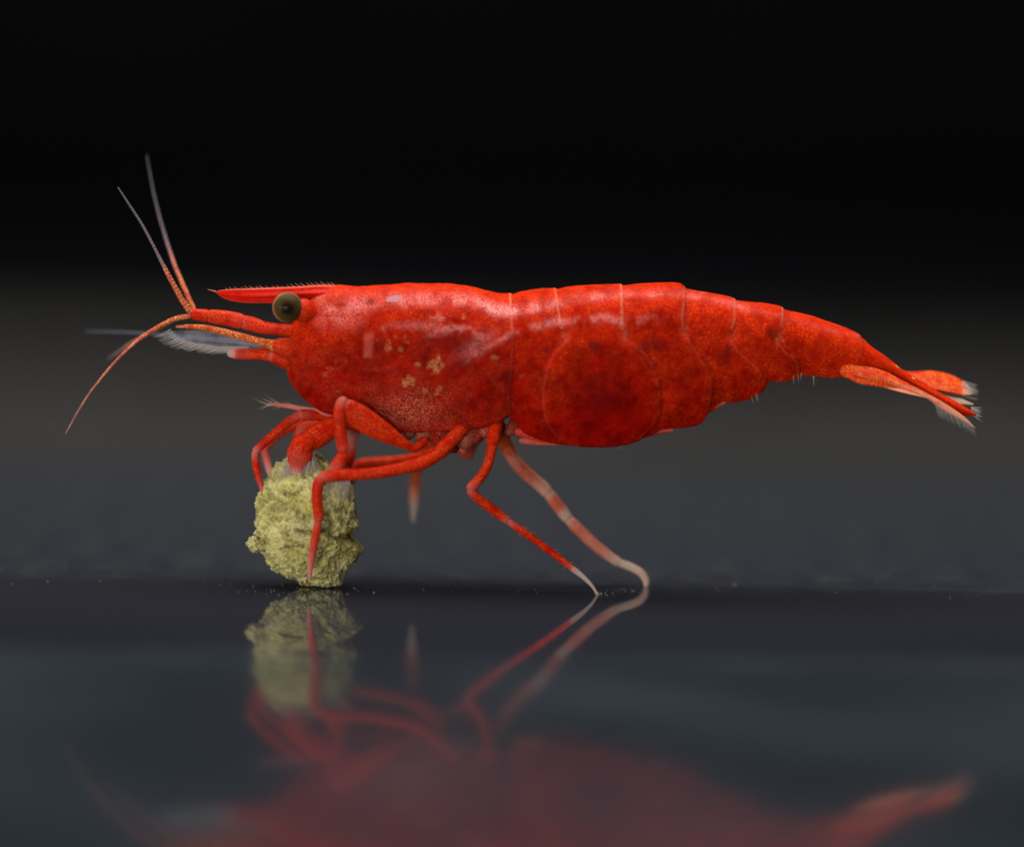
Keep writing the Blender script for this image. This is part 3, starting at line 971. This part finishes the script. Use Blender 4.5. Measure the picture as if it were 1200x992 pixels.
for line in ([(500, 541), (470, 549), (440, 554), (400, 556)], [(371, 575), (373, 605), (368, 640)], [(573, 540), (553, 572)], [(555, 580), (595, 610), (640, 643), (672, 667)], [(335, 497), (302, 526)], [(299, 535), (305, 565)], [(475, 520), (430, 492)]):
    for a_, b_ in zip(line[:-1], line[1:]):
        L_ = math.hypot(b_[0] - a_[0], b_[1] - a_[1])
        nx_, ny_ = -(b_[1] - a_[1]) / L_, (b_[0] - a_[0]) / L_
        for k in range(int(L_ / 9)):
            u_ = random.random()
            sg = random.choice((-1, 1))
            x, y = a_[0] + (b_[0] - a_[0]) * u_, a_[1] + (b_[1] - a_[1]) * u_
            yd = -70 if x < 520 and y > 530 else -45
            if x < 340:
                yd = -6
            it.append(((x + nx_ * sg * 4, y + ny_ * sg * 4, yd), (x + nx_ * sg * random.uniform(7, 10) + (b_[0] - a_[0]) / L_ * 4, y + ny_ * sg * random.uniform(7, 10) + (b_[1] - a_[1]) / L_ * 4, yd), 0.25, 0))
hairs('leg_bristles', it, M_REDHAIR, shrimp)
# ---- legs: far side
tube('walking_leg', [(545, 505, 34, 9, 9, 0), (525, 524, 56, 9, 9, 0), (500, 536, 72, 8.8, 8.5, 0), (470, 541, 84, 8.6, 8, 0), (440, 543, 94, 8.4, 8, 0), (420, 545, 100, 8.4, 8, 0), (412, 552, 102, 7.6, 7, 0.1), (408, 570, 100, 6.5, 6, 0), (404, 592, 96, 5.4, 5.4, 0.1), (401, 615, 90, 4, 4, 0.2), (400, 640, 84, 2, 2, 0.4)], M_LEG, shrimp, n=18, breaks=(5,))
tube('claw_arm', [(470, 506, 34, 8, 8, 0), (440, 498, 52, 10, 8, 0), (418, 500, 66, 9, 8, 0.1), (412, 512, 70, 8, 7.5, 0.35), (411, 530, 70, 8, 7.5, 0.0), (406, 548, 66, 7.5, 7, 0), (396, 560, 58, 5, 5, 0.5), (388, 568, 50, 2.5, 2.5, 0.8)], M_LEG, shrimp, n=18)
tube('walking_leg', [(548, 503, 36, 9, 9, 0), (528, 512, 64, 8.5, 8.5, 0), (502, 520, 96, 8.5, 8, 0), (492, 527, 112, 8.5, 8, 0), (488.5, 540, 122, 8.2, 8, 0), (487, 562, 130, 7.6, 7.4, 0.05), (485.5, 580, 134, 7.0, 7, 0.25), (485, 592, 136, 6.0, 6, 0.8), (484.5, 604, 138, 3.6, 3.6, 0.92), (484, 612, 140, 1.6, 1.6, 0.95)], M_FAR, shrimp, n=18)
tube('walking_leg', [(582, 492, 30, 10, 10, 0), (588, 512, 40, 9.5, 9.5, 0), (595, 525, 46, 9.2, 9, 0.0), (601, 537, 50, 8.6, 8.5, 0.25), (610, 548, 54, 9.2, 9, 0.1), (622, 559, 58, 9.0, 9, 0.15), (634, 569, 62, 8.8, 8.5, 0.40), (642, 577, 64, 8.2, 8, 0.6), (648, 585, 65, 8.4, 8, 0.1), (656, 595, 66, 8.2, 8, 0.12), (661, 602, 67, 8, 8, 0.7), (666, 608, 67, 7.2, 7, 0.55),
                     (673, 615, 68, 7.8, 7.5, 0.15), (690, 632, 69, 7.6, 7.4, 0.2), (708, 647, 68, 7.0, 7, 0.25), (719, 655, 68, 6.4, 6.4, 0.5), (726, 659, 67, 5.8, 6, 0.75), (740, 664, 65, 5.6, 5.6, 0.78), (752, 671, 62, 5.4, 5.4, 0.65), (757.5, 680, 60, 4.6, 4.6, 0.72), (757, 688, 58, 3.2, 3.2, 0.78)], M_FAR, shrimp, n=18, breaks=(7, 11, 16))
tube('walking_leg', [(562, 497, 34, 9, 9, 0), (556, 515, 60, 7.5, 7.5, 0), (548, 535, 84, 7, 7, 0.1), (541, 528, 92, 6, 6, 0.1), (535, 523, 98, 6, 6, 0.1), (530, 527, 103, 5, 5, 0.2)], M_LEG, shrimp, n=16)

# ---- leg bases under the chest: lumps of clear and dark red flesh
for (x, y, yd, r, pl, sq) in [(494, 512, -34, 11, 0.55, 1.0), (512, 514, -36, 13, 0.0, 1.0), (528, 514, -30, 12, 0.1, 1.1), (544, 516, -34, 13.5, 0.62, 1.0), (556, 511, -30, 12, 0.05, 1.0), (568, 505, -36, 10, 0.2, 1.1), (532, 526, -20, 7, 0.1, .9), (478, 510, -28, 9, 0.6, .9), (598, 505, -20, 10, 0.35, .8), (540, 514, 30, 13, 0.1, 1), (510, 512, 30, 12, 0.1, 1), (575, 502, 30, 11, .1, 1)]:
    pl *= 0.45
    o = tube('leg_base', [(x - r * 0.7, y + 2, yd, r * .75 * sq, r * .75, pl), (x, y, yd, r * sq, r, pl), (x + r * .6, y - 8, yd * .8, r * .9, r, 0.0), (x + r * .8, y - 20, yd * .6, r * .8, r, 0.0)], M_BASE, shrimp, n=18, bumps=0.16)

# ---- swimmerets folded under the tail
SWIM = [(603, 505, 688, 521, 7.5, -34, 0.12), (608, 516, 668, 518, 6.0, -22, 0.5), (640, 510, 700, 521, 8, -20, 0.2), (694, 508, 790, 503, 8, -34, 0.2), (735, 505, 798, 497, 8, -30, 0.1), (790, 494, 852, 470, 7, -26, 0.15), (842, 468, 900, 448, 6, -20, 0.1),
        (603, 507, 692, 520, 7.5, 30, 0.1), (690, 508, 780, 506, 8, 30, 0.1), (760, 500, 830, 484, 8, 26, 0.1)]
for (x0, y0, x1, y1, r, yd, pl) in SWIM:
    pl *= 0.4
    tube('swimmeret', [(x0, y0, yd, r * .7, r * .5, pl), (x0 * .7 + x1 * .3, y0 * .7 + y1 * .3, yd, r, r * .6, pl * .4), (x0 * .35 + x1 * .65, y0 * .35 + y1 * .65, yd, r * .9, r * .5, pl * .6), (x1, y1, yd, r * .3, r * .3, pl + .05)], M_LEG, shrimp, n=14, bumps=0.08)
it = []
for (x, y, dx, dy) in [(728, 521, 0, 7), (727, 521, -2, 6), (812, 498, 1, 7), (885, 463, 3, 9), (887, 463, 1, 10), (880, 465, 3, 10), (939, 441, -1, 6), (953, 444, 1, 9), (954, 445, -1, 7), (772, 506, 4, 4), (780, 503, 5, 3), (930, 444, 0, 7), (935, 443, 1, 6), (700, 522, 0, 5)]:
    it.append(((x, y - 4, -30), (x + dx, y + dy * 0.85, -30), 0.42, 0))
hairs('belly_bristles', it, M_HAIR, shrimp)

# ---- tail fan


def tip(a, b):
    return lambda x, q: float(np.clip((x - a) / (b - a), 0, 1))


tube('tail_fan_stem', [(984, 430, -16, 8, 7, 0), (994, 435, -22, 10, 8, 0), (1005, 437, -25, 9.5, 7, 0.0), (1016, 437, -26, 7, 5, 0.15)], M_TAIL, shrimp, n=20)
blade('tail_fan_blade', [(992, 431), (1005, 428), (1022, 430), (1045, 439), (1070, 452), (1100, 468), (1130, 488), (1143, 501)], [(992, 442), (1005, 449), (1030, 453), (1060, 456), (1080, 463), (1105, 480), (1130, 494), (1143, 502)], 992, 1143, -28, M_TAIL, shrimp, 2.6,
      pale=lambda x, q: float(np.clip((x - 1060) / 75, 0, 1) * (0.35 + 0.5 * q)), tilt=-0.5)
blade('tail_fan_blade', [(1000, 431), (1020, 434), (1045, 444), (1072, 456), (1102, 472)], [(1000, 440), (1020, 446), (1045, 452), (1075, 462), (1102, 473)], 1000, 1102, -31, M_TAIL, shrimp, 1.8,
      pale=lambda x, q: 0.03 + 0.4 * float(np.clip((x - 1040) / 50, 0, 1)), tilt=-0.3)
tube('tail_fan_stem', [(984, 430, 16, 8, 7, 0), (1000, 436, 24, 9, 8, 0), (1020, 436, 30, 8, 6, 0)], M_TAIL, shrimp, n=16)
blade('tail_fan_blade', [(1010, 432), (1040, 432), (1068, 435), (1090, 434), (1112, 438), (1128, 446), (1136, 453), (1140, 460)], [(1010, 442), (1040, 446), (1068, 452), (1090, 456), (1112, 460), (1128, 463), (1136, 463), (1140, 461.5)], 1010, 1140, 56, M_TAIL, shrimp, 2.2,
      pale=lambda x, q: float(np.clip((x - 1126) / 12, 0, 1)), tilt=-1.4)
blade('tail_fan_blade', [(1010, 434), (1050, 446), (1090, 456), (1120, 464), (1141, 473)], [(1010, 444), (1050, 458), (1090, 467), (1120, 473), (1141, 474.5)], 1010, 1141, 40, M_TAIL, shrimp, 1.8,
      pale=lambda x, q: 0.35 + 0.6 * float(np.clip((x - 1070) / 50, 0, 1)), tilt=-1.2)
it = []
for k in range(34):
    f_ = k / 33
    x, y = 1100 + 42 * f_, 478 + 23 * f_
    it.append(((x - 4, y - 4, -28), (x - 2 + random.uniform(0, 6), y + random.uniform(5, 12), -28), 0.45, 0.5))
for k in range(26):
    y = 476 + 12 * random.random()
    it.append(((1138, y, 0), (1146 + random.uniform(0, 6), y + random.uniform(0, 8), random.uniform(-4, 4)), 0.5, 0.3))
for k in range(26):
    y = 446 + 18 * random.random()
    it.append(((1128, y, 56), (1141 + random.uniform(0, 6), y + random.uniform(0, 7), 56 + random.uniform(-4, 4)), 0.6, 0.3))
hairs('tail_bristles', it, M_HAIR, shrimp)
# two tiny bright spines on the back of the telson
for x, y in ((1048.5, 428.5), (1069, 443)):
    tube('tail_spine', [(x - 2, y - .5, -9, 1.6, 1.6, 0), (x + 1, y + .5, -10, 1.6, 1.6, 0.0), (x + 5, y + 3, -10, 0.6, 0.6, 0)], mat_simple("amber_spine", (0.9, 0.55, 0.12), 0.2), shrimp, n=8)

# ------------------------------------------------------------------ food pellet


def mat_pellet():
    t = NT("crumbly_food")
    cav = t.attr("pit").outputs['Fac']
    n = t.noise(2.6, 5, 0.65, 0.36, 0.66)
    c = t.mix(n, (0.86, 0.77, 0.24), (0.97, 0.89, 0.48))
    c = t.mix(t.noise(1.5, 3, 0.6, 0.5, 0.7), c, (0.70, 0.64, 0.14))
    c = t.mix(t.noise(14, 4, 0.65, 0.52, 0.72), c, (0.96, 0.90, 0.58))
    c = t.mix(t.math('MULTIPLY', cav, 0.85), c, (0.20, 0.19, 0.04))
    vo = t.n.new("ShaderNodeTexVoronoi")
    vo.inputs['Scale'].default_value = 20
    vo.inputs['Randomness'].default_value = 1.0
    t.link(t.co, vo.inputs['Vector'])
    grain = t.remap(vo.outputs['Distance'], 0.15, 0.75)
    c = t.mix(t.math('MULTIPLY', grain, 0.42), c, (0.70, 0.60, 0.15))
    t.base(c)
    t.set(Roughness=0.75)
    t.bump(t.math('SUBTRACT', t.noise(30, 6, 0.8), t.math('MULTIPLY', grain, 0.7)), 1.0, 3.5)
    sss(t, 0.4, 16, (1, 0.9, 0.6))
    return t.m


M_PELLET = mat_pellet()
CRACKS = [([(345, 614), (360, 618), (378, 619), (392, 612)], 0.17, 3.0), ([(328, 640), (345, 637), (362, 638)], 0.15, 2.5), ([(330, 572), (345, 570), (360, 566)], 0.14, 3.0), ([(398, 622), (410, 630), (420, 630)], 0.17, 4.0), ([(376, 658), (384, 645), (395, 640)], 0.10, 2.0), ([(385, 590), (392, 610), (390, 630)], 0.10, 3.5)]


def lump(name, outline, cx, cy, yd, depth, mat, parent, n=200, mrows=170, rough=1.0, seed=3, flat=True):
    """ragged lump whose side view follows an outline"""
    ang = [math.atan2(cy - y, x - cx) for x, y in outline]
    rad = [math.hypot(cy - y, x - cx) for x, y in outline]
    o_ = np.argsort(ang)
    ang, rad = np.array(ang)[o_], np.array(rad)[o_]
    A = np.concatenate([ang - 2 * math.pi, ang, ang + 2 * math.pi])
    Rr = np.concatenate([rad, rad, rad])
    th = np.linspace(0, 2 * math.pi, n, endpoint=False)
    ph = np.linspace(0.004, math.pi - 0.004, mrows)
    TH, PH = np.meshgrid(th, ph)
    d = np.stack([np.cos(TH) * np.sin(PH), -np.cos(PH), np.sin(TH) * np.sin(PH)], -1).reshape(-1, 3)
    RO = np.interp(np.where(TH > math.pi, TH - 2 * math.pi, TH), A, Rr).ravel()
    q = d * 1.0
    big = (fbm(q * 2.1, 3, seed) - 0.5) * 0.22
    mid = fbm(q * 6, 4, seed + 5, 0.6)
    lay = fbm(np.stack([q[:, 0] * 3, q[:, 1] * 3, q[:, 2] * 13 + q[:, 0] * 3], 1), 4, seed + 9, 0.6)
    fine = fbm(q * 22, 4, seed + 13, 0.65)
    ridged = 1 - np.abs(2 * mid - 1)
    vf = fbm(q * 46, 3, seed + 31, 0.7)
    rel = big * 0.7 + (mid - 0.5) * 0.13 + (lay - 0.5) * 0.03 + (fine - 0.5) * 0.08 + (vf - 0.5) * 0.07
    pit = np.clip(0.5 - (mid - 0.5) * 3 - (lay - .5) * 2.5, 0, 1)
    sinp = np.sin(PH).ravel()
    # small cracks
    crack = smooth(0.035, 0.0, np.abs(lay - 0.47)) * smooth(0.45, 0.6, mid)
    ax, ay = cx + RO * sinp * np.cos(TH.ravel()), cy - RO * sinp * np.sin(TH.ravel())
    near = (d[:, 1] < 0.2)
    wob = (fine - .5) * 9
    crack = crack * 0.4
    for line, dep, wd_ in CRACKS:
        dl, pr = polydist(ax + wob, ay + wob * .6, line)
        g = np.exp(-(dl / wd_)**2) * near * np.clip(8 * pr * (1 - pr), 0, 1)
        rel -= g * dep
        crack = np.maximum(crack, g)
    pit = np.maximum(pit, crack)
    k = 1 + rough * rel
    rim = (fbm(np.stack([np.cos(TH.ravel()) * 9, np.sin(TH.ravel()) * 9, q[:, 1] * 4], 1), 4, seed + 20, 0.7) - 0.5) * 0.16 * rough
    x = RO * sinp * np.cos(TH.ravel()) * (k + rim * sinp)
    z = RO * sinp * np.sin(TH.ravel()) * (k + rim * sinp)
    y = -np.cos(PH).ravel() * depth * k
    C0 = P(cx, cy, yd + ym(cx))
    vv = C0[None] + np.stack([x, y, z], 1) * S
    if flat:
        vv[:, 2] = np.maximum(vv[:, 2], 0.00002 + 0.00003 * fine)
    idx = np.arange(n * mrows).reshape(mrows, n)
    f = [tuple(w_) for w_ in np.stack([idx[:-1], np.roll(idx, -1, 1)[:-1], np.roll(idx, -1, 1)[1:], idx[1:]], -1).reshape(-1, 4)]
    f += [tuple(idx[0][::-1]), tuple(idx[-1])]
    og = (C0[0], C0[1], 0.0) if parent is None else tuple(parent.location)
    o = mesh_obj(name, vv, f, mat, parent, {"pit": pit}, origin=og)
    return o


OUT = [(345, 538), (365, 534), (388, 540), (402, 560), (414, 585), (419, 603), (420, 613), (412, 624), (417, 633), (427, 642), (419, 655), (404, 667), (399, 682), (385, 685), (360, 684), (340, 677), (324, 667), (314, 652), (304, 642), (300, 622), (302, 595), (309, 570), (322, 550)]
pc = P(360, 685, -8)
pellet = bpy.data.objects.new('food_pellet', None)
pellet.empty_display_size = 0.001
pellet.location = (pc[0], pc[1], 0)
sc.collection.objects.link(pellet)
tag(pellet, "crumbly yellow-green food pellet standing on the dark glass under the claws", "food pellet")
lump('pellet_core', OUT, 360, 612, -8, 58, M_PELLET, pellet, n=420, mrows=300)
lump('loose_crumb', [(290, 636), (294, 628), (303, 632), (312, 636), (314, 643), (304, 645), (296, 646), (291, 641)], 301, 638, -30, 9, M_PELLET, pellet, n=60, mrows=40, rough=3.0, seed=40, flat=False)
# flakes that stand off its surface
vs, fs = [], []
co = np.empty(len(bpy.data.objects['pellet_core'].data.vertices) * 3)
me = bpy.data.objects['pellet_core'].data
me.vertices.foreach_get("co", co)
co = co.reshape(-1, 3)
no = np.empty(len(me.vertices) * 3)
me.vertices.foreach_get("normal", no)
no = no.reshape(-1, 3)
for k in rng.choice(len(co), 9000, replace=False):
    r_ = random.uniform(0.5, 1.3) * (2.2 if random.random() < .08 else 1) * S
    c = co[k] + no[k] * r_ * 0.5
    if c[2] < 0.0001:
        continue
    b0 = len(vs)
    e = [np.array([random.gauss(0, 1) for _ in range(3)]) for _ in range(6)]
    for j in range(6):
        vs.append(c + e[j] / np.linalg.norm(e[j]) * r_ * random.uniform(.5, 1.2))
    fs += [(b0, b0 + 1, b0 + 2), (b0, b0 + 2, b0 + 3), (b0 + 1, b0 + 4, b0 + 2), (b0 + 3, b0 + 2, b0 + 5), (b0 + 4, b0 + 5, b0 + 2), (b0, b0 + 3, b0 + 1), (b0 + 3, b0 + 5, b0 + 4), (b0 + 1, b0 + 3, b0 + 4)]
fl = mesh_obj('pellet_flakes', np.array(vs), fs, M_PELLET, pellet, shade=False)
fl.location = (0, 0, 0)
fl["kind"] = "stuff"

# ------------------------------------------------------------------ specks of dirt on the glass
vs, fs = [], []


def speck(x, y, r_):
    b0 = len(vs)
    for j in range(6):
        e = np.array([random.gauss(0, 1), random.gauss(0, 1), random.gauss(0, .7)])
        p = np.array([x, y, r_ * .5]) + e / np.linalg.norm(e) * r_ * random.uniform(.6, 1.2)
        p[2] = max(p[2], 0.000002)
        vs.append(p)
    fs.extend([(b0, b0 + 1, b0 + 2), (b0, b0 + 2, b0 + 3), (b0 + 1, b0 + 4, b0 + 2), (b0 + 3, b0 + 2, b0 + 5), (b0 + 4, b0 + 5, b0 + 2), (b0, b0 + 3, b0 + 1), (b0 + 3, b0 + 5, b0 + 4), (b0 + 1, b0 + 3, b0 + 4)])


q0 = P(703, 699, -30)
for k in range(16):
    speck(q0[0] + random.gauss(0, 4) * S, q0[1] + random.gauss(0, 6) * S, random.uniform(0.8, 2.2) * S)
q1 = P(735, 697, 10)
for k in range(20):
    speck(q1[0] + random.gauss(0, 14) * S, q1[1] + random.gauss(0, 14) * S, random.uniform(0.5, 1.5) * S)
for k in range(60):
    speck(pc[0] + random.gauss(0, 45) * S, pc[1] + random.gauss(-20, 40) * S, random.uniform(0.5, 1.6) * S)
for k in range(260):
    speck(random.uniform(-700, 700) * S, abs(random.gauss(0, 260)) * S - 30 * S, random.uniform(0.4, 1.3) * S)
dirt = mesh_obj('dust_specks', np.array(vs), fs, mat_simple("pale_grit", (0.22, 0.21, 0.19), 0.6, col2=(0.10, 0.09, 0.07), scale=30), shade=False)
tag(dirt, "fine pale specks of grit scattered over the dark glass", "grit", "stuff")
